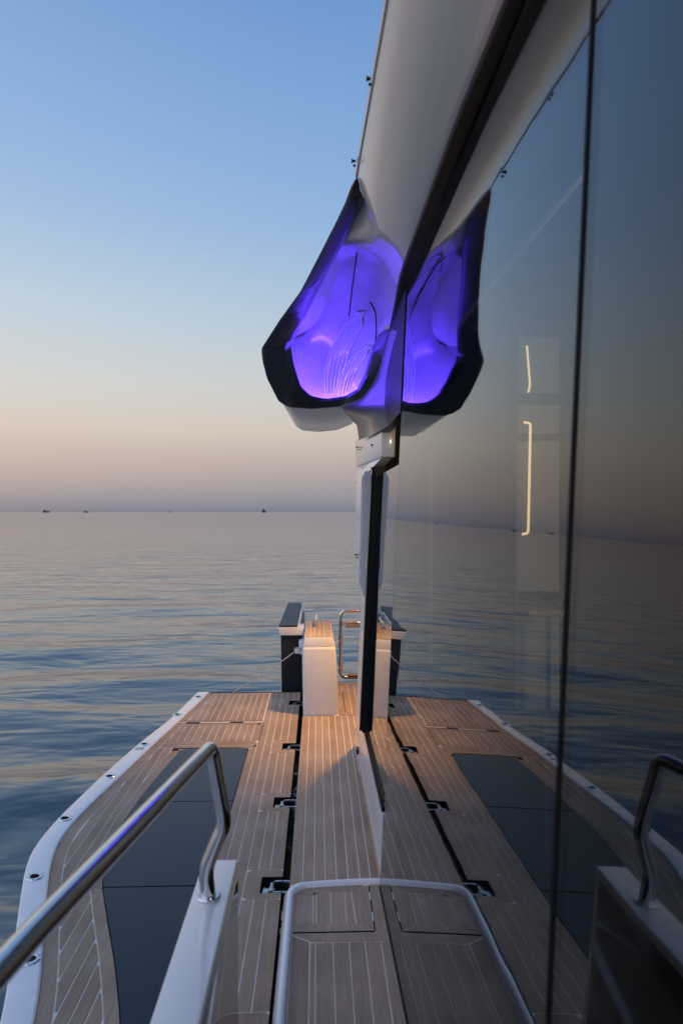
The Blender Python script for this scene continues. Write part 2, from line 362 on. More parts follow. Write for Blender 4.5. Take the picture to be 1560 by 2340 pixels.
# --- hull below the decks
bm = bmesh.new()
prof = [(-0.118, -0.05), (-0.112, -0.3), (-0.05, -0.62), (0.15, -1.0)]
sheet(bm, [[(x, y, z) for x, z in prof] for y in (-2.0, 0, 2.0, 4.0, 6.4)])
sheet(bm, [[(x, 6.42, z) for x, z in [(-0.115, -0.05), (3.0, -0.05)]], [(x, 6.42, z) for x, z in [(0.1, -1.0), (3.0, -1.0)]]])
bmobj('hull', bm, M['navy'], yacht, label='dark navy hull side in the gap')

# --- step with white rim beside the door
bm = bmesh.new(); ST = 0.018
def rim(o, zt):
    x = -0.128+o; y = 2.925-o
    arc = [(x, -1.0), (x-0.002, 2.2), (x, 2.62)]
    c = (x+0.075, y-0.075-0.02)
    for k in range(0, 9):
        a = math.pi-math.pi/2*k/8; arc.append((c[0]+math.cos(a)*0.075, c[1]+math.sin(a)*0.075))
    arc += [(0.12, y-0.006), (0.2745, y)]
    return [(p[0], p[1], zt) for p in arc]
sheet(bm, [rim(-0.022, -0.10), rim(-0.014, -0.002), rim(0.0, 0.026), rim(0.006, 0.033), rim(0.021, 0.033), rim(0.026, 0.028), rim(0.030, ST-0.006)])
step = bmobj('step_rim', bm, M['gel'], yacht, smooth=True, angle=50, label='white moulded rim around the door step')
bm = bmesh.new(); box(bm, -0.100, 0.34, -0.8, 2.905, -0.05, ST-0.002)
step_top = bmobj('door_step', bm, M['caulk'], yacht, label='teak covered step in front of the glass door')
Z = ST
hx0, hx1, hy0, hy1 = -0.0955, 0.211, 2.575, 2.888   # hatch outer
ix0, ix1, iy0, iy1 = -0.022, 0.146, 2.628, 2.842    # inner field
g = G
plank([(hx0, hy0), (hx1-0.003, hy0), (ix1, iy0-g), (ix0, iy0-g)], Z, step_top, 'hatch_board')
plank([(hx0, hy0+0.006), (ix0-g, iy0), (ix0-g, iy1-0.03), (hx0, hy1-0.07)], Z, step_top, 'hatch_board')
plank([(hx0+0.001, hy1-0.064), (ix0-g, iy1-0.024), (ix0+0.032, iy1+0.003), (ix0-0.01, hy1-0.008), (hx0+0.028, hy1-0.022)], Z, step_top, 'hatch_board')
plank([(ix0-0.003, hy1-0.006), (ix0+0.038, iy1+g), (ix1-0.012, iy1+g), (hx1-0.02, hy1), (hx1-0.02, hy1+0.003)], Z, step_top, 'hatch_board')
plank([(ix1-0.008, iy1), (ix1+g, iy0), (hx1-0.002, hy0+0.005), (hx1-0.003, hy1-0.004), (hx1-0.015, hy1-0.003)], Z, step_top, 'hatch_board')
for a, b in ((ix0+g, ix0+0.011), (ix0+0.016, 0.046), (0.051, 0.106), (0.111, ix1-0.013)):
    plank([(a, iy0+g), (b+(0.009 if a > 0.11 else 0), iy0+g), (b, iy1-g), (a, iy1-g)], Z, step_top)
bm = bmesh.new(); box(bm, 0.211, 0.2155, 2.575, 2.886, Z-0.01, Z+0.0008); box(bm, hx0, 0.212, 2.5675, 2.5735, Z-0.01, Z+0.0008)
bmobj('hatch_gap', bm, M['void'], step_top)
for yy in (2.66, 2.80):
    bm = bmesh.new(); tube(bm, [(0.2133, yy-0.03, Z+0.001), (0.2133, yy+0.03, Z+0.001)], 0.0028, 8); bmobj('hinge_pin', bm, M['steel'], step_top, smooth=True)
plank([(0.217, 2.566), (0.2735, 2.566), (0.2735, 2.893), (0.217, 2.893)], Z, step_top, 'margin_board')
plank([(hx0, 2.562), (0.2735, 2.562), (0.2735, 2.513), (0.235, 2.513), (-0.025, 2.515)], Z, step_top, 'margin_board')
plank([(hx0, 2.552), (-0.035, 2.513), (-0.033, 2.13), (-0.05, 2.02), (-0.05, -0.7), (hx0, -0.7)], Z, step_top, 'margin_board')
for a, b in ((-0.028, -0.013), (-0.008, 0.051), (0.056, 0.110), (0.115, 0.169), (0.174, 0.228), (0.233, 0.335)):
    plank([(a, -0.7), (b, -0.7), (b, 2.508), (a, 2.508)], Z, step_top)

# --- fold-out terrace
zt = 0.0
def PX(px, py): p = at(px, py, z=0.0); return (p.x, p.y)
outer = [PX(*p) for p in [(451, 1584), (391, 1643), (316, 1702), (233, 1775), (136, 1869), (90, 1923), (68, 1958), (56, 2002), (47, 2063), (41, 2109), (21, 2242), (4, 2340)]]
inner = [PX(*p) for p in [(478, 1584), (413, 1646), (359, 1695), (280, 1772), (215, 1833), (169, 1880), (133, 1926), (117, 1973), (110, 2023), (99, 2170), (95, 2242), (79, 2340)]]
def interp(pts):
    sm = sorted([(p[1], p[0]) for p in pts])
    ys = np.array([s[0] for s in sm]); xs = np.array([s[1] for s in sm])
    # extend towards the camera along the same taper
    ys = np.concatenate([[0.9, 1.5], ys]); xs = np.concatenate([[xs[0]+0.28, xs[0]+0.16], xs])
    yy = np.linspace(ys[0], ys[-1], 160); xx = np.interp(yy, ys, xs)
    k = np.hanning(13); k /= k.sum(); xp = np.pad(xx, 6, mode='reflect', reflect_type='odd'); xx = np.convolve(xp, k, 'valid')
    return lambda y: float(np.interp(y, yy, xx))
XO, XI = interp(outer), interp(inner)
YA = outer[0][1]; Y0 = 1.3
TR = -0.156
hinge_y = [5.74, 4.67, 3.775, 2.94, 2.07]
ys = [Y0+(YA-Y0)*i/70 for i in range(71)]
bm = bmesh.new()
prism(bm, [(XO(y)+0.004, y) for y in ys]+[(-0.246, YA), (-0.246, Y0)], -0.06, -0.0015)
cuts = sorted(hinge_y); y = Y0
for c in cuts+[None]:
    e = YA if c is None else c-0.065
    prism(bm, [(-0.2459, y), (TR, y), (TR, e), (-0.2459, e)], -0.06, -0.0015)
    if c is not None: y = c+0.065
terrace = bmobj('terrace', bm, M['caulk'], yacht, label='fold-out teak terrace with dark glass inlay and white edge')
# white outer edge strip
bm = bmesh.new(); rows = []
for f, z in ((0.0, -0.11), (0.0, 0.004), (0.10, 0.010), (0.93, 0.010), (1.0, 0.004), (1.0, -0.0015)):
    rows.append([(XO(y)+(XI(y)-XO(y))*f-(0.0015 if f == 0 else 0), y, z) for y in ys])
sheet(bm, rows); sheet(bm, [[(XO(YA)+(XI(YA)-XO(YA))*t, YA, -0.11) for t in (0, 1)], [(XO(YA)+(XI(YA)-XO(YA))*t, YA, 0.008) for t in (0, 1)]])
bmobj('white_edge', bm, M['gel'], terrace, smooth=True, label='white gelcoat outer edge')
bm = bmesh.new(); box(bm, XI(YA), TR, YA, YA+0.012, -0.08, 0.002); box(bm, TR-0.0001, TR+0.003, Y0, YA, -0.075, -0.003); bmobj('end_trim', bm, M['rubber'], terrace)
for p in [(453, 1595), (405, 1636), (330, 1704), (251, 1778), (149, 1875), (80, 2009), (70, 2199)]:
    c = PX(*p); bm = bmesh.new(); ring_disc(bm, c, 0.019, 0.036, 0.009, 0.0145); s = bmobj('socket', bm, M['steel'], terrace, smooth=True)
    bm = bmesh.new(); disc(bm, c, 0.0195, 0.0115); 
    sheet(bm, [[(c[0]+math.cos(k*math.pi/10)*0.0192, c[1]+math.sin(k*math.pi/10)*0.0192, z) for k in range(20)] for z in (0.0115, 0.0135)], closed=True)
    bmobj('socket_hole', bm, M['void'], terrace)
    for k in range(3):
        a = 0.6+k*2.094; bm = bmesh.new(); disc(bm, (c[0]+math.cos(a)*0.0285, c[1]+math.sin(a)*0.0285), 0.0028, 0.0148, 8); bmobj('screw', bm, M['void'], terrace)
c = PX(319, 1714); bm = bmesh.new(); box(bm, c[0]-0.028, c[0]+0.028, c[1]-0.018, c[1]+0.018, 0.009, 0.014, bev=0.002); bmobj('latch_plate', bm, M['hinge'], terrace)
# glass inlay
PRx = -0.472
pl = interp([(-0.925, 4.63), (-0.955, 4.35), (-0.985, 4.03), (-1.0, 3.6), (-0.985, 3.25), (-0.93, 2.98), (-0.82, 2.7), (-0.714, 2.44), (-0.604, 2.13)])
PY1 = 4.635
def inlay(y0, y1, name):
    n = 14; ll = [(pl(y0+(y1-y0)*i/n), y0+(y1-y0)*i/n) for i in range(n+1)]
    if y1 >= PY1-0.01: ll = [p for p in ll if p[1] < y1-0.05]+[(pl(y1)+0.012, y1-0.02), (pl(y1)+0.04, y1), (PRx-0.04, y1), (PRx-0.01, y1-0.012)]; rr = [(PRx, y1-0.05)]
    else: rr = [(PRx, y1)]
    bm = bmesh.new(); prism(bm, ll+rr+[(PRx, y0)], -0.012, 0.0012); bmobj(name, bm, M['darkglass'], terrace)
inlay(3.803, PY1, 'glass_panel'); inlay(2.945, 3.794, 'glass_panel'); inlay(1.45, 2.936, 'glass_panel')
bm = bmesh.new()
n = 30; prism(bm, [(pl(1.45+(PY1-1.4)*i/n)-0.004, 1.45+(PY1-1.45)*i/n) for i in range(n+1)]+[(PRx+0.003, PY1+0.004), (PRx+0.003, 1.45)], -0.011, -0.0005)
bmobj('panel_seal', bm, M['rubber'], terrace)
# outer field: margin boards following the curves, straight planks in between
def board(f0, f1, y0, y1, name='margin_board', n=16):
    p = [(f0(y0+(y1-y0)*i/n), y0+(y1-y0)*i/n) for i in range(n+1)]+[(f1(y0+(y1-y0)*i/n), y0+(y1-y0)*i/n) for i in range(n, -1, -1)]
    plank(simplify(p), 0, terrace, name)
MB = 0.056
Lm = lambda y: XI(y)+MB
Rm = lambda y: pl(y)-MB
for y0, y1 in ((Y0, 2.93), (2.935, 3.8), (3.805, 4.795)):
    board(lambda y: XI(y)+0.001, lambda y: XI(y)+MB-G, y0, y1)
for y0, y1 in ((1.5, 2.93), (2.935, 3.8), (3.805, 4.638)):
    board(lambda y: pl(y)-MB+G, lambda y: pl(y)-0.005, y0, y1)
xs = [TR if k == 0 else -0.163-0.0515*k for k in range(0, 28)]
for k in range(6, 27):
    for p in run_polys(xs[k+1]+G, xs[k]-G, lambda y: Lm(y)+G, lambda y: min(Rm(y)-G, PRx-0.05) if y < 4.60 else -0.50, 1.4, 4.66): plank(p, 0, terrace)
# boards around inlay: far end and inner side
plank([(pl(4.63)-MB+G, 4.667), (pl(4.63)-MB+G, 4.642), (PRx-0.01, 4.642), (PRx+0.02, 4.667)], 0, terrace, 'margin_board')
plank([(Lm(4.70)+G, 4.672), (-0.425, 4.672), (-0.425, 4.73), (Lm(4.73)+G, 4.73)], 0, terrace, 'margin_board')
plank([(PRx+0.005, 1.4), (xs[5]-G, 1.4), (xs[5]-G, 4.73), (-0.421, 4.73), (PRx+0.024, 4.665), (PRx+0.005, 4.63)], 0, terrace, 'margin_board')
# inner planks interrupted by hinge pads
padw = xs[3]; hy = sorted(hinge_y)
plank([(xs[4]+G, Y0), (xs[3]-G, Y0), (xs[3]-G, YA), (xs[4]+G, YA)], 0, terrace)
plank([(xs[5]+G, Y0), (xs[4]-G, Y0), (xs[4]-G, YA), (xs[5]+G, YA)], 0, terrace)
for k in range(3):
    y = Y0
    for c in hy+[None]:
        e = YA if c is None else c-0.115
        if e-y > 0.03: plank([(xs[k+1]+G, y), (xs[k]-(G if k else 0), y), (xs[k]-(G if k else 0), e), (xs[k+1]+G, e)], 0, terrace)
        if c is not None: y = c+0.125
for c in hy:
    x0, x1, rx = padw+G, TR, -0.246; a, b = c-0.11, min(c+0.12, YA)
    plank([(x0+0.02, a), (x1-0.012, a), (x1, a+0.012), (x1, c-0.066), (rx-0.001, c-0.066), (rx-0.001, c+0.066), (x1, c+0.066), (x1, b-0.012), (x1-0.012, b), (x0+0.02, b), (x0, b-0.02), (x0, a+0.02)], 0, terrace, 'hinge_pad')
    bm = bmesh.new()   # recess box, open top
    vs = lambda z: [(rx+0.001, c-0.0642, z), (TR, c-0.0642, z), (TR, c+0.0642, z), (rx+0.001, c+0.0642, z)]
    sheet(bm, [vs(-0.001), vs(-0.035)], closed=True); bm.faces.new([bm.verts.new(p) for p in vs(-0.035)])
    bmobj('hinge_recess', bm, M['void'], terrace)
    bm = bmesh.new()   # hinge: base plate, two arms across the gap and a knuckle barrel
    box(bm, -0.238, -0.185, c-0.055, c+0.0, -0.030, -0.014, bev=0.002)
    tube(bm, fillet([(-0.232, c-0.05, -0.018), (-0.232, c+0.005, -0.018)], 0.01), 0.004, 8)
    for dy in (-0.05, 0.035):
        pts = [(-0.205, c+dy, -0.022), (-0.188, c+dy, -0.008), (-0.165, c+dy, -0.007), (-0.114, c+dy, -0.009)]
        for p, q in zip(pts[:-1], pts[1:]):
            hexa(bm, [(p[0], p[1]-0.0045, p[2]-0.006), (q[0], q[1]-0.0045, q[2]-0.006), (q[0], q[1]+0.0045, q[2]-0.006), (p[0], p[1]+0.0045, p[2]-0.006)],
                 [(p[0], p[1]-0.0045, p[2]+0.004), (q[0], q[1]-0.0045, q[2]+0.004), (q[0], q[1]+0.0045, q[2]+0.004), (p[0], p[1]+0.0045, p[2]+0.004)])
    tube(bm, [(-0.200, c-0.040, -0.017), (-0.200, c-0.012, -0.017)], 0.014, 16)
    tube(bm, [(-0.200, c-0.002, -0.017), (-0.200, c+0.030, -0.017)], 0.010, 14)
    bmobj('hinge', bm, M['hinge'], terrace, smooth=True)
# aft hatch on the terrace and the far field
HX = -0.415
def field(y0, y1, xr, kmin):
    for k in range(kmin, 27):
        for p in run_polys(xs[k+1]+G, xs[k]-G, lambda y: Lm(y)+G, lambda y: xr, y0, y1, 200): plank(p, 0, terrace)
board(lambda y: XI(y)+0.001, lambda y: XI(y)+MB-G, 4.80, 5.195)
board(lambda y: XI(y)+0.001, lambda y: XI(y)+MB-G, 5.235, YA-0.004)
field(4.80, 5.155, -0.472, 5); field(5.275, YA-0.045, -0.428, 5)
plank([(-0.469, 4.80), (HX-0.012, 4.80), (HX-0.004, 4.82), (HX-0.004, 5.18), (HX-0.016, 5.195), (-0.469, 5.165)], 0, terrace, 'hatch_board')
board(lambda y: Lm(y)+G, lambda y: HX-0.02, 5.160, 5.195, 'hatch_board'); board(lambda y: Lm(y)+G, lambda y: HX-0.02, 4.77, 4.796, 'hatch_board')
board(lambda y: Lm(y)+G, lambda y: xs[5]-G, 5.235, 5.27); board(lambda y: Lm(y)+G, lambda y: -0.428, YA-0.041, YA-0.004)
board(lambda y: Lm(y)+G, lambda y: HX-0.01, 4.735, 4.764)
bm = bmesh.new(); prism(bm, [(XI(5.2), 5.205), (HX+0.002, 5.205), (HX+0.002, 4.80), (HX-0.002, 4.80), (HX-0.002, 5.200), (XI(5.2), 5.200)], -0.004, 0.0006); bmobj('hatch_gap', bm, M['void'], terrace)
plank([(HX+0.004, 4.80), (xs[5]+G+0.018, 4.80), (xs[5]+G+0.018, 5.23), (HX+0.004, 5.23)], 0.0001, terrace, 'margin_board') if HX+0.004 < xs[5]+0.02 else None
for xx in (-0.95, -0.62):
    bm = bmesh.new(); box(bm, xx-0.05, xx+0.05, 5.207, 5.228, -0.003, 0.002, bev=0.001); bmobj('hatch_hinge', bm, M['slate'], terrace)
# struts below the terrace so that it is carried by the hull
bm = bmesh.new()
for c in (2.4, 4.2, 5.5): tube(bm, [(-0.11, c, -0.5), (-0.75, c, -0.065)], 0.02, 10)
bmobj('terrace_strut', bm, M['hinge'], yacht, smooth=True)

# --- bollard pedestal at the end of the side deck
ped_b = [(-0.118, 5.37, -0.035), (0.168, 5.37, -0.035), (0.16, 6.32, -0.035), (-0.11, 6.32, -0.035)]
ped_t = [(-0.128, 5.40, 0.535), (0.138, 5.40, 0.535), (0.135, 6.27, 0.535), (-0.125, 6.27, 0.535)]
bm = bmesh.new(); hexa(bm, ped_b, ped_t, bev=0.026, seg=4)
pedestal = bmobj('pedestal', bm, M['gel'], yacht, smooth=True, angle=60, label='white pedestal with rounded corners, lit warm, at the end of the side deck')
bm = bmesh.new()
hexa(bm, [(-0.124, 5.404, 0.50), (0.134, 5.404, 0.50), (0.131, 6.266, 0.50), (-0.121, 6.266, 0.50)], [(-0.108, 5.418, 0.606), (0.112, 5.418, 0.606), (0.112, 6.25, 0.606), (-0.108, 6.25, 0.606)], bev=0.008)
bmobj('cap_moulding', bm, M['gel'], pedestal, smooth=True)
lx = [-0.106, -0.062, -0.028, 0.010, 0.048, 0.110]
bm = bmesh.new(); box(bm, -0.107, 0.111, 5.42, 6.248, 0.60, 0.6085); bmobj('cap_caulking', bm, M['caulk'], pedestal)
for a, b in zip(lx[:-1], lx[1:]): plank([(a+0.002, 5.425), (b-0.002, 5.425), (b-0.002, 6.244), (a+0.002, 6.244)], 0.611, pedestal)
bm = bmesh.new()
for yy in (5.93, 6.05): tube(bm, [(-0.018, yy, 0.608), (-0.018, yy, 0.655)], 0.011, 12)
tube(bm, [(-0.018, 5.84, 0.668), (-0.018, 5.90, 0.662), (-0.018, 6.08, 0.662), (-0.018, 6.15, 0.672)], [0.009, 0.014, 0.014, 0.009], 14)
bmobj('cleat', bm, M['steel'], pedestal, smooth=True, label='polished mooring cleat')

# --- dark post block behind
bm = bmesh.new()
hexa(bm, [(-0.318, 6.12, -0.55), (-0.14, 6.12, -0.55), (-0.14, 7.5, -0.55), (-0.318, 7.5, -0.55)], [(-0.335, 6.12, 0.50), (-0.15, 6.12, 0.50), (-0.15, 7.6, 0.50), (-0.335, 7.6, 0.50)], bev=0.01)
post = bmobj('quarter_block', bm, M['navy'], yacht, smooth=True, label='black block with white band and slate lid behind the pedestal')
bm = bmesh.new(); hexa(bm, [(-0.345, 6.09, 0.50), (-0.175, 6.09, 0.50), (-0.165, 7.65, 0.50), (-0.335, 7.65, 0.50)], [(-0.357, 6.08, 0.575), (-0.172, 6.08, 0.575), (-0.160, 7.66, 0.575), (-0.34, 7.66, 0.575)], bev=0.006)
box(bm, -0.176, -0.128, 6.1, 6.3, 0.50, 0.572, bev=0.004)
bmobj('white_band', bm, M['gel'], post, smooth=True)
bm = bmesh.new(); prism(bm, [(-0.350, 6.085), (-0.186, 6.085), (-0.182, 7.6), (-0.335, 7.6)], 0.5755, 0.592, bev=0.004); bmobj('lid', bm, M['slate'], post)
bm = bmesh.new(); box(bm, -0.17, -0.125, 5.98, 6.10, 0.355, 0.47, bev=0.006); box(bm, -0.205, -0.165, 5.97, 6.03, 0.36, 0.41, bev=0.01)
bmobj('rope_anchor', bm, M['gel'], post, smooth=True)

# --- mooring line from the block down to the terrace corner (a thing of its own)
bm = bmesh.new()
a = Vector((-0.195, 5.985, 0.385)); b = Vector(at(529, 1590, z=0.0)); b.y = YA-0.004; b.z = 0.006
pts = [a.lerp(b, t)+Vector((0, 0, -0.015*math.sin(math.pi*t))) for t in [i/20 for i in range(21)]]
tube(bm, pts, 0.0042, 8)
for k in range(5): tube(bm, [a+Vector((-0.012+0.014*k, -0.004, 0.0)), a+Vector((-0.004+0.014*k, -0.01, 0.03))], 0.006, 8)
o = bmobj('support_line', bm, M['rope'], None, smooth=True)
o['label'] = 'thin grey line running from the black block down to the terrace corner'; o['category'] = 'rope'

# --- swim ladder gate
bm = bmesh.new(); YL = 6.52
tube(bm, fillet([(0.62, YL, 0.655), (0.215, YL, 0.655), (0.215, YL, 0.02), (0.62, YL, 0.02)], 0.055, 8), 0.0155, 16)
tube(bm, [(0.215, YL, 0.545), (0.62, YL, 0.545)], 0.010, 12)
tube(bm, [(0.445, YL, 0.04), (0.445, YL, 0.64)], 0.013, 14)
gate = bmobj('ladder_gate', bm, M['warmsteel'], yacht, smooth=True, label='polished steel tube gate with warm light in its colour beside the pedestal')
for zz in (0.37, 0.12):
    bm = bmesh.new(); tube(bm, [(0.215, YL, zz-0.055), (0.215, YL, zz+0.055)], 0.0205, 16); tube(bm, [(0.12, 6.24, zz), (0.205, YL, zz)], 0.011, 12); bmobj('clamp', bm, M['warmsteel'], gate, smooth=True)
bm = bmesh.new(); box(bm, 0.26, 0.60, YL-0.05, YL+0.02, 0.50, 0.532, bev=0.004); bmobj('ladder_tread', bm, M['teak'], gate)
bm = bmesh.new(); box(bm, 0.28, 0.60, YL-0.03, YL+0.03, 0.038, 0.052, bev=0.003); bmobj('ladder_tread', bm, M['teak'], gate)

# --- cabin: walls, glass, frames
TH = 0.006
def slab(bm, y0, y1, z0, z1, dx0=0.0, th=TH):
    pts0 = [(XP(z0, y0)+dx0, y0, z0), (XP(z0, y1)+dx0, y1, z0), (XP(z1, y1)+dx0, y1, z1), (XP(z1, y0)+dx0, y0, z1)]
    hexa(bm, pts0, [(p[0]+th, p[1], p[2]) for p in pts0])
cabin_glass = []
bm = bmesh.new(); slab(bm, 0.994, 2.865, 0.02, 2.59); door = bmobj('glass_door', bm, M['glass'], yacht, label='tall tinted glass door mirroring the sea and terrace')
bm = bmesh.new(); slab(bm, -1.4, 0.982, 0.02, 2.59); bmobj('glass_panel', bm, M['glass'], yacht, label='nearest tinted glass panel beyond the black joint')
bm = bmesh.new(); slab(bm, 2.868, 3.81, 0.345, 1.80); bmobj('window_pane', bm, M['glass'], yacht)
bm = bmesh.new(); slab(bm, 0.9815, 0.9945, 0.02, 2.59, -0.002, 0.009); bmobj('glass_joint', bm, M['rubber'], yacht, label='black vertical joint between two glass panels')
bm = bmesh.new(); slab(bm, -1.4, 2.87, -0.02, 0.024, -0.0035, 0.05); bmobj('door_track', bm, M['black'], yacht)
# lower white coaming and black sill
bm = bmesh.new(); slab(bm, 2.868, 4.15, 0.07, 0.335, -0.002, 0.06); bmobj('coaming', bm, M['gel'], yacht, label='white coaming below the cabin window')
bm = bmesh.new(); slab(bm, 2.868, 4.66, -0.04, 0.069, 0.004, 0.05); bmobj('kick_board', bm, M['teak'], yacht)
for z0, z1, dx in ((0.337, 0.358, -0.007),):
    bm = bmesh.new(); slab(bm, 2.868, 4.15, z0, z1, dx, 0.03); sill = bmobj('window_sill', bm, M['black'], yacht)
bm = bmesh.new(); slab(bm, 2.868, 3.81, 0.376, 0.384, -0.005, 0.01); slab(bm, 2.868, 3.81, 0.405, 0.410, -0.004, 0.01); bmobj('sill_bead', bm, M['black'], sill)
# black pillar, with grooves
pil = None
for i, (y0, y1, dx) in enumerate(((3.815, 3.845, -0.022), (3.85, 3.875, -0.036), (3.88, 3.955, -0.030), (3.96, 4.148, -0.012))):
    bm = bmesh.new(); slab(bm, y0, y1, 0.363, 1.855, dx, 0.06)
    bmesh.ops.bevel(bm, geom=list(bm.edges), offset=0.003, segments=2, affect='EDGES')
    o = bmobj('pillar_trim' if pil else 'window_pillar', bm, M['black'], pil or yacht, smooth=True)
    if pil is None: pil = o; o['label'] = 'glossy black pillar at the aft end of the window'
for yb, dx in ((3.847, -0.035), (3.878, -0.034), (3.958, -0.028)):
    bm = bmesh.new(); slab(bm, yb-0.001, yb+0.002, 0.40, 1.84, dx-0.002, 0.004); bmobj('pillar_bead', bm, M['hinge'], pil)
bm = bmesh.new(); tube(bm, [(XP(1.31)-0.046, 3.84, 1.28), (XP(1.38)-0.046, 3.835, 1.38)], [0.004, 0.001], 8); bmobj('latch', bm, M['steel'], pil, smooth=True)
bm = bmesh.new(); slab(bm, 4.152, 4.655, 0.0, 1.2, 0.0, 0.03); bmobj('wing_wall', bm, M['gelgrey'], yacht, label='pale grey wing wall behind the pillar')
bm = bmesh.new(); slab(bm, 4.30, 4.36, 0.07, 0.10, -0.012, 0.02); bmobj('snap_fastener', bm, M['black'], yacht)
# white fin beside the pillar
bm = bmesh.new()
fin = [(0.252, 1.80), (0.272, 1.84), (0.325, 1.84), (0.318, 1.09), (0.275, 1.09), (0.236, 1.19)]
va = [bm.verts.new((x, 3.965, z)) for x, z in fin]; vb = [bm.verts.new((x-0.006, 4.40, z)) for x, z in fin]
bm.faces.new(va); bm.faces.new(vb[::-1])
for i in range(6): bm.faces.new((va[i], va[(i+1) % 6], vb[(i+1) % 6], vb[i]))
bmesh.ops.bevel(bm, geom=list(bm.edges), offset=0.005, segments=2, affect='EDGES')
bmobj('side_fin', bm, M['gel'], yacht, smooth=True, label='white faceted fin beside the black pillar')
# support beam under the roof pod
bm = bmesh.new()
hexa(bm, [(0.337, 3.66, 1.895), (0.412, 3.66, 1.895), (0.42, 5.0, 1.93), (0.275, 5.0, 1.93)], [(0.335, 3.64, 2.068), (0.415, 3.64, 2.068), (0.42, 5.1, 2.14), (0.274, 5.1, 2.14)], bev=0.006)
hexa(bm, [(0.262, 4.10, 1.80), (0.33, 4.10, 1.80), (0.34, 4.6, 1.80), (0.240, 4.6, 1.80)], [(0.345, 3.70, 1.8965), (0.405, 3.70, 1.8965), (0.405, 4.8, 1.9245), (0.290, 4.8, 1.9245)], bev=0.004)
beam = bmobj('roof_bracket', bm, M['gel'], yacht, smooth=True, label='white bracket carrying the roof pod')
# dark upper side panel above the window
bm = bmesh.new(); slab(bm, 2.867, 3.6, 2.02, 2.55, -0.004, 0.04); slab(bm, 3.6, 4.9, 2.1, 2.40, 0.01, 0.04)
bmobj('side_panel', bm, M['black'], yacht, label='dark glossy panel between the door top and the roof pod')

def studs(parent, p, d=1):
    bm = bmesh.new()
    p = Vector(p)
    tube(bm, [p, p+Vector((-0.010, 0, 0))], 0.0045, 10); tube(bm, [p+Vector((-0.010, 0, 0)), p+Vector((-0.014, 0, 0))], 0.0075, 10)
    tube(bm, [p+Vector((0, 0.0, -0.016)), p+Vector((-0.008, 0.0, -0.016))], 0.004, 10)
    bmobj('snap_fastener', bm, M['black'], parent)
studs(yacht, at(853, 1017, Y=4.02)); studs(yacht, at(818, 1022, Y=4.85)); studs(yacht, at(816, 1268, Y=4.15))

# --- roof with the violet lit pod
L_roof = [(0.155, -1.5, 2.60), (0.15, 0.4, 2.62), (0.145, 1.41, 2.66)]
apex = Vector(at(826, 425, Y=2.40)); 
Iy = [((833, 457), 2.66), ((791, 541), 2.97), ((745, 626), 3.32), ((695, 726), 3.85), ((664, 791), 4.18), ((671, 834), 4.26), ((687, 884), 4.34), ((710, 905), 4.38),
      ((745, 912), 4.38), ((791, 905), 4.34), ((818, 888), 4.22), ((836, 849), 4.02), ((851, 795), 3.80), ((866, 764), 3.62), ((881, 752), 3.50)]
Oy = [((815, 403), 2.52), ((802, 425), 2.57), ((790, 460), 2.66), ((768, 507), 2.82), ((729, 584), 3.12), ((687, 665), 3.48), ((637, 734), 3.92), ((597, 797), 4.24), ((600, 826), 4.28),
      ((610, 865), 4.34), ((637, 918), 4.42), ((660, 931), 4.44), ((714, 935), 4.44), ((775, 930), 4.40), ((826, 912), 4.26), ((858, 872), 4.04), ((876, 822), 3.80), ((890, 750), 3.44)]
I = [at(p[0], p[1], Y=Y) for p, Y in Iy]; O = [at(p[0], p[1], Y=Y) for p, Y in Oy]
def resample(pts, n):
    pts = [Vector(p) for p in pts]; d = [0]
    for a, b in zip(pts[:-1], pts[1:]): d.append(d[-1]+(b-a).length)
    res = []
    for i in range(n):
        t = d[-1]*i/(n-1); k = max(j for j in range(len(d)) if d[j] <= t+1e-9); k = min(k, len(pts)-2)
        res.append(pts[k].lerp(pts[k+1], (t-d[k])/max(d[k+1]-d[k], 1e-9)))
    return res
tip = Vector(at(822, 425, Y=2.58))
Ic = resample(fillet([tip]+I, 0.022, 3), 140); Oc = resample(fillet(O, 0.014, 3), 140)
# ring: inner wall, front face with a bevel, outer wall going back
def off(p, dx, dy, dz): return Vector((p.x+dx, p.y+dy, p.z+dz))
cx = Vector((0.05, 4.0, 2.7))
rows = [[], [], [], [], [], []]
for a, b in zip(Ic, Oc):
    m = a.lerp(b, 0.22); m2 = a.lerp(b, 0.9)
    rows[0].append(a+Vector((0, 0.035, 0.008))); rows[1].append(a+Vector((0, 0.008, 0.002))); rows[2].append(m+Vector((0, -0.012, -0.006)))
    rows[3].append(m2+Vector((0, -0.012, -0.004))); rows[4].append(b); rows[5].append(b.lerp(cx, 0.08)+Vector((0, 0.12, 0.01)))
bm = bmesh.new(); sheet(bm, rows)
roof = None
Lc = [Vector(p) for p in L_roof]+[O[0]]
Gc = lambda y: Vector((XP(2.60, y)-0.003, y, float(np.interp(y, [-1.5, 1.34, 1.73, 2.32, 2.785, 3.47], [2.585, 2.607, 2.62, 2.60, 2.58, 2.53]))))
spine = lambda y: Vector((float(np.interp(y, [-1.5, 2.4, 3.5, 4.5], [0.26, 0.24, 0.10, -0.06])), y, float(np.interp(y, [-1.5, 1.4, 2.4, 3.2, 4.0, 4.6], [2.70, 2.76, 2.84, 2.88, 2.85, 2.77]))))
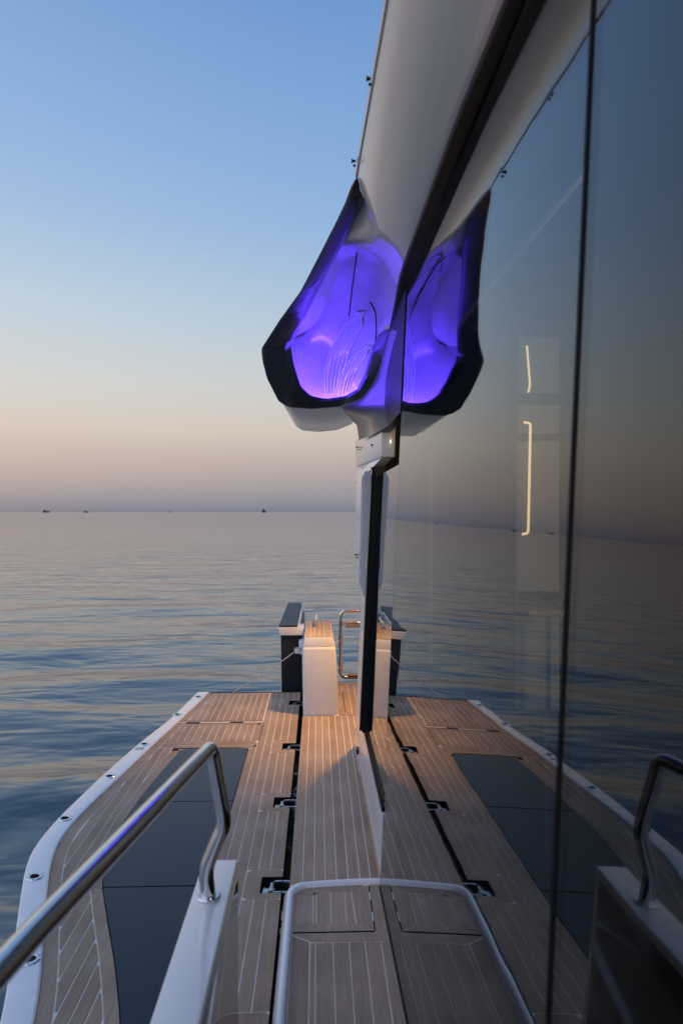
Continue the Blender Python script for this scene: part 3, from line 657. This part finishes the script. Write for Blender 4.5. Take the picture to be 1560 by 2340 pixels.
# boundary chain (left roof edge -> inner ring -> right tip) with its spine stations
left = []
for y in np.linspace(-1.5, 2.50, 28):
    x = float(np.interp(y, [-1.5, 0.4, 1.588, 2.52], [0.168, 0.166, 0.161, 0.141])); z = float(np.interp(y, [-1.5, 0.4, 1.588, 2.52], [2.70, 2.74, 2.79, 2.84]))
    left.append((Vector((x, y, z)), y))
for i, p in enumerate(Ic):
    f = min(1, max(0, (i-6)/24)); low = min(1, max(0, (2.72-p.z)/0.42)); q = p.lerp(Oc[i], 0.55*f)+Vector((0, 0.03+0.10*f*low, 0.01+0.06*(1-low)*f)) if i > 3 else p
    left.append((q, min(p.y+0.12+0.45*max(0, (p.y-3.2)), 4.85) if i < 70 else None))
# the later half walks back along the spine
nI = len(Ic); start = max(s for _, s in left if s)
late = [k for k, (_, s) in enumerate(left) if s is None]
s0 = left[late[0]-1][1]
for n_, k in enumerate(late):
    t = (n_+1)/len(late); left[k] = (left[k][0], s0*(1-t)+3.55*t)
right = [(Gc(y), y) for y in np.linspace(3.47, -1.5, 60)]
chain = left+right
rows2 = []
NT = 14
for p, s in chain:
    S = spine(s); r = []
    for k in range(NT+1):
        t = k/NT*math.pi/2; d = S-p; u = k/NT
        arch = Vector((p.x+d.x*(1-math.cos(t)), p.y+d.y*(1-math.cos(t)), p.z+d.z*math.sin(t)))
        yy = p.y; lx = float(np.interp(yy, [-1.5, 0.4, 1.588, 2.52], [0.168, 0.166, 0.161, 0.141])); lz = float(np.interp(yy, [-1.5, 0.4, 1.588, 2.52], [2.70, 2.74, 2.79, 2.84]))
        g_ = Gc(min(yy, 3.4)); mid = Vector(((lx+g_.x)/2, yy, (lz+g_.z)/2)); flat = p.lerp(mid, u)+Vector((-0.6, 0, -0.8))*0.030*(2*u-u*u)
        w = min(1, max(0, (yy-2.55)/1.0)); w = w*w*(3-2*w)
        r.append(flat.lerp(arch, w))
    rows2.append(r)
def skin(test):
    b_ = bmesh.new()
    for ra, rb in zip(rows2[:-1], rows2[1:]):
        for k in range(NT):
            q = [ra[k], ra[k+1], rb[k+1], rb[k]]; c_ = (q[0]+q[1]+q[2]+q[3])/4
            if test(c_.y-0.35*(c_.x-0.1)):
                try: b_.faces.new([b_.verts.new(p) for p in q])
                except ValueError: pass
    bmesh.ops.remove_doubles(b_, verts=b_.verts, dist=1e-5); return b_
lining_bm = skin(lambda y: y > 3.0)
inner_v = [v for v in lining_bm.verts if not v.is_boundary]
for _ in range(60): bmesh.ops.smooth_vert(lining_bm, verts=inner_v, factor=0.5, use_axis_x=True, use_axis_y=True, use_axis_z=True)
roof = bmobj('roof', skin(lambda y: y <= 3.0), M['gelgrey'], yacht, smooth=True, angle=80, label='pale grey roof overhang sweeping overhead into the lit pod')
lining = bmobj('pod_lining', lining_bm, M['podlining'], roof, smooth=True, angle=80, label='glossy lining of the pod glowing violet')
ring = bmobj('pod_frame', bm, M['ring'], roof, smooth=True, angle=30, label='black frame around the violet lit recess')
# outer edge + top skin of the roof
bm = bmesh.new()
def rsec(y):
    x = float(np.interp(y, [-1.5, 0.4, 1.588, 2.52], [0.168, 0.166, 0.161, 0.141])); z = float(np.interp(y, [-1.5, 0.4, 1.588, 2.52], [2.70, 2.74, 2.79, 2.84]))
    return [(x+0.004, y, z+0.0), (x-0.004, y, z-0.003), (x-0.009, y, z+0.004), (x-0.006, y, z+0.02), (x+0.06, y, z+0.09), (x+0.3, y, z+0.16), (3.0, y, z+0.2)]
sheet(bm, [rsec(y) for y in np.linspace(-1.5, 2.52, 24)])
bmobj('roof_edge', bm, M['gel'], roof, smooth=True, angle=60)
for y in (1.62, 1.98):
    pass
studs(roof, at(848, 180, Y=1.93)); studs(roof, at(812, 368, Y=2.42))
# pod body behind and below the frame
bm = bmesh.new(); r0, r1, r2, r3 = [], [], [], []
for i, b in enumerate(Oc):
    q = b.lerp(cx, 0.03)+Vector((0, 0.02, 0.0))
    low = max(0, min(1, (2.62-b.z)/0.28))
    r0.append(q)
    r1.append(Vector((b.x*0.93+0.015, b.y+0.20, b.z+0.02*(1-low)-0.015*low)))
    r2.append(Vector((b.x*0.80+0.03, b.y+0.75, b.z+0.05*(1-low)-0.06*low)))
    r3.append(Vector((b.x*0.55+0.08, b.y+1.1, b.z+0.08*(1-low)+0.02*low)))
sheet(bm, [r0, r1, r2, r3])
bmobj('pod_shell', bm, M['gelgrey'], roof, smooth=True, angle=60, label='pale underside of the roof pod')
# top of pod
bm = bmesh.new(); box(bm, 0.34, 3.0, -1.5, 5.6, 2.97, 3.05, bev=0.02); bmobj('roof_top', bm, M['gel'], roof, smooth=True)
# flank below the frame joining the pod to the side panel
bm = bmesh.new()
A = [at(889, 757, Y=3.44), at(872, 822, Y=3.76), at(855, 868, Y=4.0), at(824, 909, Y=4.22), at(780, 930, Y=4.38)]
B = [at(912, 757, Y=3.10), at(904, 830, Y=3.30), at(893, 890, Y=3.45), at(862, 945, Y=3.75), at(815, 972, Y=4.3)]
C = [at(914, 800, Y=3.02), at(908, 900, Y=3.1), at(900, 955, Y=3.2), at(868, 985, Y=3.6), at(820, 1006, Y=4.5)]
rows = []
for cset in (A, [a.lerp(b, 0.5)+Vector((-0.012, -0.02, 0)) for a, b in zip(A, B)], B, C): rows.append(catmull(cset, 6))
sheet(bm, rows); bmobj('pod_flank', bm, M['flank'], roof, smooth=True, angle=80)
# black rail along the top of the glass
bm = bmesh.new(); rows = []
for y in np.linspace(-1.5, 3.47, 40):
    g_ = Gc(y); w = 0.036*min(1, (3.6-y)/0.8)
    rows.append([(g_.x-w, y, g_.z+0.014), (g_.x-w, y, g_.z-0.003), (g_.x-w*0.9, y, g_.z-0.007), (g_.x-0.002, y, g_.z-0.013), (g_.x+0.02, y, g_.z-0.013), (g_.x+0.02, y, g_.z+0.04)])
sheet(bm, rows); bmobj('glass_head_rail', bm, M['black'], roof, smooth=True, angle=20, label='black rail along the top of the glass')
# LED strip inside the lower frame
Li = []
for a, b in zip(Ic[74:106], Oc[74:106]): Li.append(a.lerp(b, 0.42)+Vector((0, 0.075, 0.0)))
bm = bmesh.new(); tube(bm, Li, 0.009, 8)
bmobj('led_strip', bm, M['violet'], roof, label='violet light strip inside the pod frame')
# crease seams and leaf-shaped LED reflections in the pod
# LED reflections on the back wall, put into pale leaf-shaped relief
from mathutils.bvhtree import BVHTree
bvh = BVHTree.FromPolygons([v.co.copy() for v in lining.data.vertices], [tuple(p.vertices) for p in lining.data.polygons])
eye = Vector((0, 0, CAMZ))
def on_pod(px, py):
    d = (at(px, py, Y=4.0)-eye).normalized(); h = bvh.ray_cast(eye+d*2.0, d)
    return (h[0]-d*0.006) if h[0] else at(px, py, Y=4.3)
M['reflsheet'] = mat('led_reflection_sheet', (0.52, 0.52, 0.56), 0.3, coat=0.35, bump=(34, 0.6, 0.005))
M['reflline'] = mat('led_reflection_line', (0.95, 0.95, 1.0), 0.12, coat=0.8, bump=(90, 0.5, 0.003))
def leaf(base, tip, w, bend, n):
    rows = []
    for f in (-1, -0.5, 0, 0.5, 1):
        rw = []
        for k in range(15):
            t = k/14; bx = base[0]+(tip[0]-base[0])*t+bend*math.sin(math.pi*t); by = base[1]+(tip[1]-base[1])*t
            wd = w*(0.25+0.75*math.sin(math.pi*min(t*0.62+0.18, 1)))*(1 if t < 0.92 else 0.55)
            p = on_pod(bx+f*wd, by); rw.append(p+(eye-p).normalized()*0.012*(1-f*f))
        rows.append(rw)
    bm = bmesh.new(); sheet(bm, rows); bmobj('leaf_reflection', bm, M['reflsheet'], roof, smooth=True)
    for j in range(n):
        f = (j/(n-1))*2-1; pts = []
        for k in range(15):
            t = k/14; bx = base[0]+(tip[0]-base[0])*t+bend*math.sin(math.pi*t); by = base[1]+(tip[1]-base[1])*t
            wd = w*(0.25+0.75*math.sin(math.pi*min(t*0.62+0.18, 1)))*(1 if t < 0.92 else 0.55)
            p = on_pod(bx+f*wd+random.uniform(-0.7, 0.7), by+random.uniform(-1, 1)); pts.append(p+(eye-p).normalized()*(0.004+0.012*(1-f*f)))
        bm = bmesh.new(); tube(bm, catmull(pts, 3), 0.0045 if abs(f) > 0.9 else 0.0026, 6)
        bmobj('leaf_reflection_line', bm, M['reflline'], roof, smooth=True)
for seam in ([(818, 545), (812, 600), (804, 660), (797, 722)], [(845, 690), (857, 715), (859, 760), (857, 790)]):
    bm = bmesh.new(); tube(bm, [on_pod(*p) for p in [tuple(v)[:2] for v in catmull([(x, y, 0) for x, y in seam], 5)]], 0.0028, 6); bmobj('pod_seam', bm, M['void'], roof)
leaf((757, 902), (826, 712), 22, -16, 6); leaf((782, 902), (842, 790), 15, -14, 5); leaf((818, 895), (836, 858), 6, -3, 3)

# --- stainless handrail and its white block
bm = bmesh.new(); box(bm, -0.337, -0.236, -1.0, 2.02, -0.06, 0.578, bev=0.006, seg=3)
block = bmobj('rail_block', bm, M['gel'], yacht, smooth=True, label='white bulwark block carrying the steel handrail')
bm = bmesh.new(); box(bm, -0.2375, -0.231, -0.95, 1.985, 0.02, 0.555, bev=0.003); bmobj('inner_panel', bm, M['smoke'], block, smooth=True)
hb = Vector((-0.290, 1.82, 0.578))
path = fillet([hb, (-0.298, 1.82, 0.655), (-0.246, 1.80, 0.78), (-0.250, 1.80, 0.82), (-0.280, 1.80, 0.985), (-0.391, 0.97, 1.018), (-0.50, 0.05, 1.045), (-0.51, -0.05, 0.575)], 0.03, 8)
bm = bmesh.new(); tube(bm, path, 0.0195, 28)
rail = bmobj('handrail', bm, M['steel'], yacht, smooth=True, angle=60, label='polished stainless handrail in the left foreground')
bm = bmesh.new(); ring_disc(bm, (hb.x, hb.y), 0.018, 0.031, 0.577, 0.586); bmobj('base_flange', bm, M['steel'], rail, smooth=True)

# --- cabin interior seen through the glass
bm = bmesh.new()
for q in ([(0.45, -1.6, 0.0), (2.8, -1.6, 0.0), (2.8, 4.6, 0.0), (0.45, 4.6, 0.0)], [(0.40, -1.6, 2.585), (2.8, -1.6, 2.585), (2.8, 4.6, 2.585), (0.40, 4.6, 2.585)],
          [(2.8, -1.6, 0), (2.8, 4.6, 0), (2.8, 4.6, 2.585), (2.8, -1.6, 2.585)], [(0.33, 4.6, 0), (2.8, 4.6, 0), (2.8, 4.6, 2.585), (0.33, 4.6, 2.585)], [(0.33, -1.6, 0), (2.8, -1.6, 0), (2.8, -1.6, 2.585), (0.33, -1.6, 2.585)],
          [(0.45, -1.6, -0.05), (0.45, 4.6, -0.05), (0.45, 4.6, 0.0), (0.45, -1.6, 0.0)]):
    bm.faces.new([bm.verts.new(p) for p in q])
bmobj('cabin_lining', bm, M['darkwall'], yacht, label='dark cabin interior behind the glass')
bm = bmesh.new(); a = at(1187, 1170, Y=3.0); b = at(1284, 1170, Y=3.0)
box(bm, a.x, b.x, 3.0, 3.05, 0.72, 2.38, bev=0.004); bulk = bmobj('bulkhead_post', bm, M['lining'], yacht, label='pale bulkhead post inside the cabin')
bm = bmesh.new(); box(bm, at(980, 1200, Y=4.0).x, at(990, 1200, Y=4.0).x, 4.0, 4.03, 0.7, 1.95); bmobj('cabin_mullion', bm, M['lining'], yacht)
bm = bmesh.new(); tube(bm, fillet([at(1196, 965, Y=2.93), at(1211, 967, Y=2.93), at(1206, 1218, Y=2.93), at(1192, 1221, Y=2.93)], 0.04), 0.0055, 8); bmobj('light_strip', bm, M['warmled'], bulk, label='long warm light strip')
bm = bmesh.new(); tube(bm, fillet([at(1203, 790, Y=2.93), at(1210, 880, Y=2.93), at(1206, 897, Y=2.93)], 0.03), 0.0045, 8); bmobj('light_strip', bm, M['warmled'], bulk, label='short warm light strip')
bm = bmesh.new(); tube(bm, [at(1338, 388, Y=1.5), at(925, 893, Y=4.4)], 0.009, 8); bmobj('ceiling_trim', bm, M['lining'], yacht, smooth=True, label='pale trim line under the cabin ceiling')
for zz, h in ((2.10, 0.05), (1.93, 0.03), (1.20, 0.10)):
    bm = bmesh.new(); box(bm, at(1187, 1170, Y=3.0).x-0.004, at(1284, 1170, Y=3.0).x+0.004, 2.985, 3.0, zz-h/2, zz+h/2); bmobj('cross_rail', bm, M['darkwall'], bulk)
table = empty('cabin_table', 'small wooden table with steel leg seen through the tinted glass', 'table', (1.0, 2.7, 0))
def world_child(name, bm, m, parent):
    for v in bm.verts: v.co -= Vector(parent.location)
    return bmobj(name, bm, m, parent, smooth=True)
a = at(1186, 1393, Y=2.75); b = at(1270, 1393, Y=2.75)
bm = bmesh.new(); box(bm, a.x, b.x+0.0, 2.6, 2.8, a.z-0.012, a.z+0.012, bev=0.003); world_child('table_top', bm, M['oak'], table)
bm = bmesh.new(); tube(bm, [(at(1246, 1400, Y=2.75).x, 2.7, 0.0), (at(1246, 1400, Y=2.75).x, 2.7, a.z-0.01)], 0.012, 12); world_child('table_leg', bm, M['steel'], table)
for p, e in (((1.0, 0.7, 1.6), 44.0),):
    ld = bpy.data.lights.new('cabin_fill', 'POINT'); ld.energy = e; ld.color = (1, 0.78, 0.55); ld.shadow_soft_size = 0.08
    lo = bpy.data.objects.new('cabin_fill', ld); COL.objects.link(lo); lo.location = p  # unseen fill lamp added to brighten the trim and bulkhead

# --- warm cockpit lamp under the aft roof
bm = bmesh.new(); tube(bm, [(0.56, 5.15, 2.02), (0.56, 5.15, 1.99)], 0.035, 20); cl = bmobj('cockpit_lamp', bm, M['steel'], yacht, smooth=True, label='round warm lamp under the aft roof')
bm = bmesh.new(); disc(bm, (0.56, 5.15), 0.028, 1.988); bmobj('lamp_lens', bm, M['lamp'], cl)
bm = bmesh.new(); box(bm, 0.45, 2.9, 4.7, 6.3, 2.021, 2.08, bev=0.02); bmobj('aft_canopy', bm, M['gel'], yacht, smooth=True)
ld = bpy.data.lights.new('cockpit_light', 'SPOT'); ld.energy = 190; ld.color = (1, 0.50, 0.13); ld.spot_size = R(92); ld.spot_blend = 1.0; ld.shadow_soft_size = 0.05
lo = bpy.data.objects.new('cockpit_light', ld); COL.objects.link(lo); lo.location = (0.56, 5.15, 1.965)
lo.rotation_euler = Vector((-0.24, 0.10, -1)).to_track_quat('-Z', 'Y').to_euler()

# ---------------------------------------------------------------- ships on the horizon
M['ship'] = mat('distant_ship_paint', (0.05, 0.05, 0.065), 0.6, var=((0.1, 0.1, 0.1), 0.2))
M['shipw'] = mat('distant_ship_white', (0.55, 0.55, 0.55), 0.6, var=((0.1, 0.1, 0.1), 0.1))
def ship(px, ln, h, hullm, supm, label, housings):
    D = 3200; p = at(px, 1170, Y=D); s = D/F
    e = empty('ship', label, 'ship', (p.x, p.y, ZW))
    e['group'] = 'ships on the horizon'
    L = ln*s; H = h*s
    bm = bmesh.new()
    b = [(-L/2*0.9, -6, -1), (L/2*0.9, -6, -1), (L/2*0.9, 6, -1), (-L/2*0.9, 6, -1)]
    t = [(-L/2, -7, H*0.4), (L/2*1.04, -3, H*0.5), (L/2*1.04, 3, H*0.5), (-L/2, 7, H*0.4)]
    hexa(bm, b, t); bmobj('ship_hull', bm, hullm, e)
    for x0, x1, hh in housings:
        bm = bmesh.new(); box(bm, x0*L, x1*L, -4, 4, H*0.38, H*hh); bmobj('deck_house', bm, supm, e)
ship(107, 15, 5.5, M['ship'], M['ship'], 'dark low cargo ship, leftmost on the horizon', ((-0.42, -0.25, 1.1), (-0.1, -0.06, 1.0), (0.2, 0.24, 0.9)))
ship(197, 11, 5, M['ship'], M['shipw'], 'small ship with pale deckhouse, second from left on the horizon', ((-0.3, 0.1, 0.95),))
ship(387, 9, 5, M['shipw'], M['shipw'], 'small white ship alone in the middle of the left horizon', ((-0.25, 0.15, 1.0),))
ship(603, 9, 8, M['ship'], M['ship'], 'dark tall ship on the horizon nearest the roof pod', ((-0.3, 0.1, 1.0), (0.15, 0.2, 0.8)))
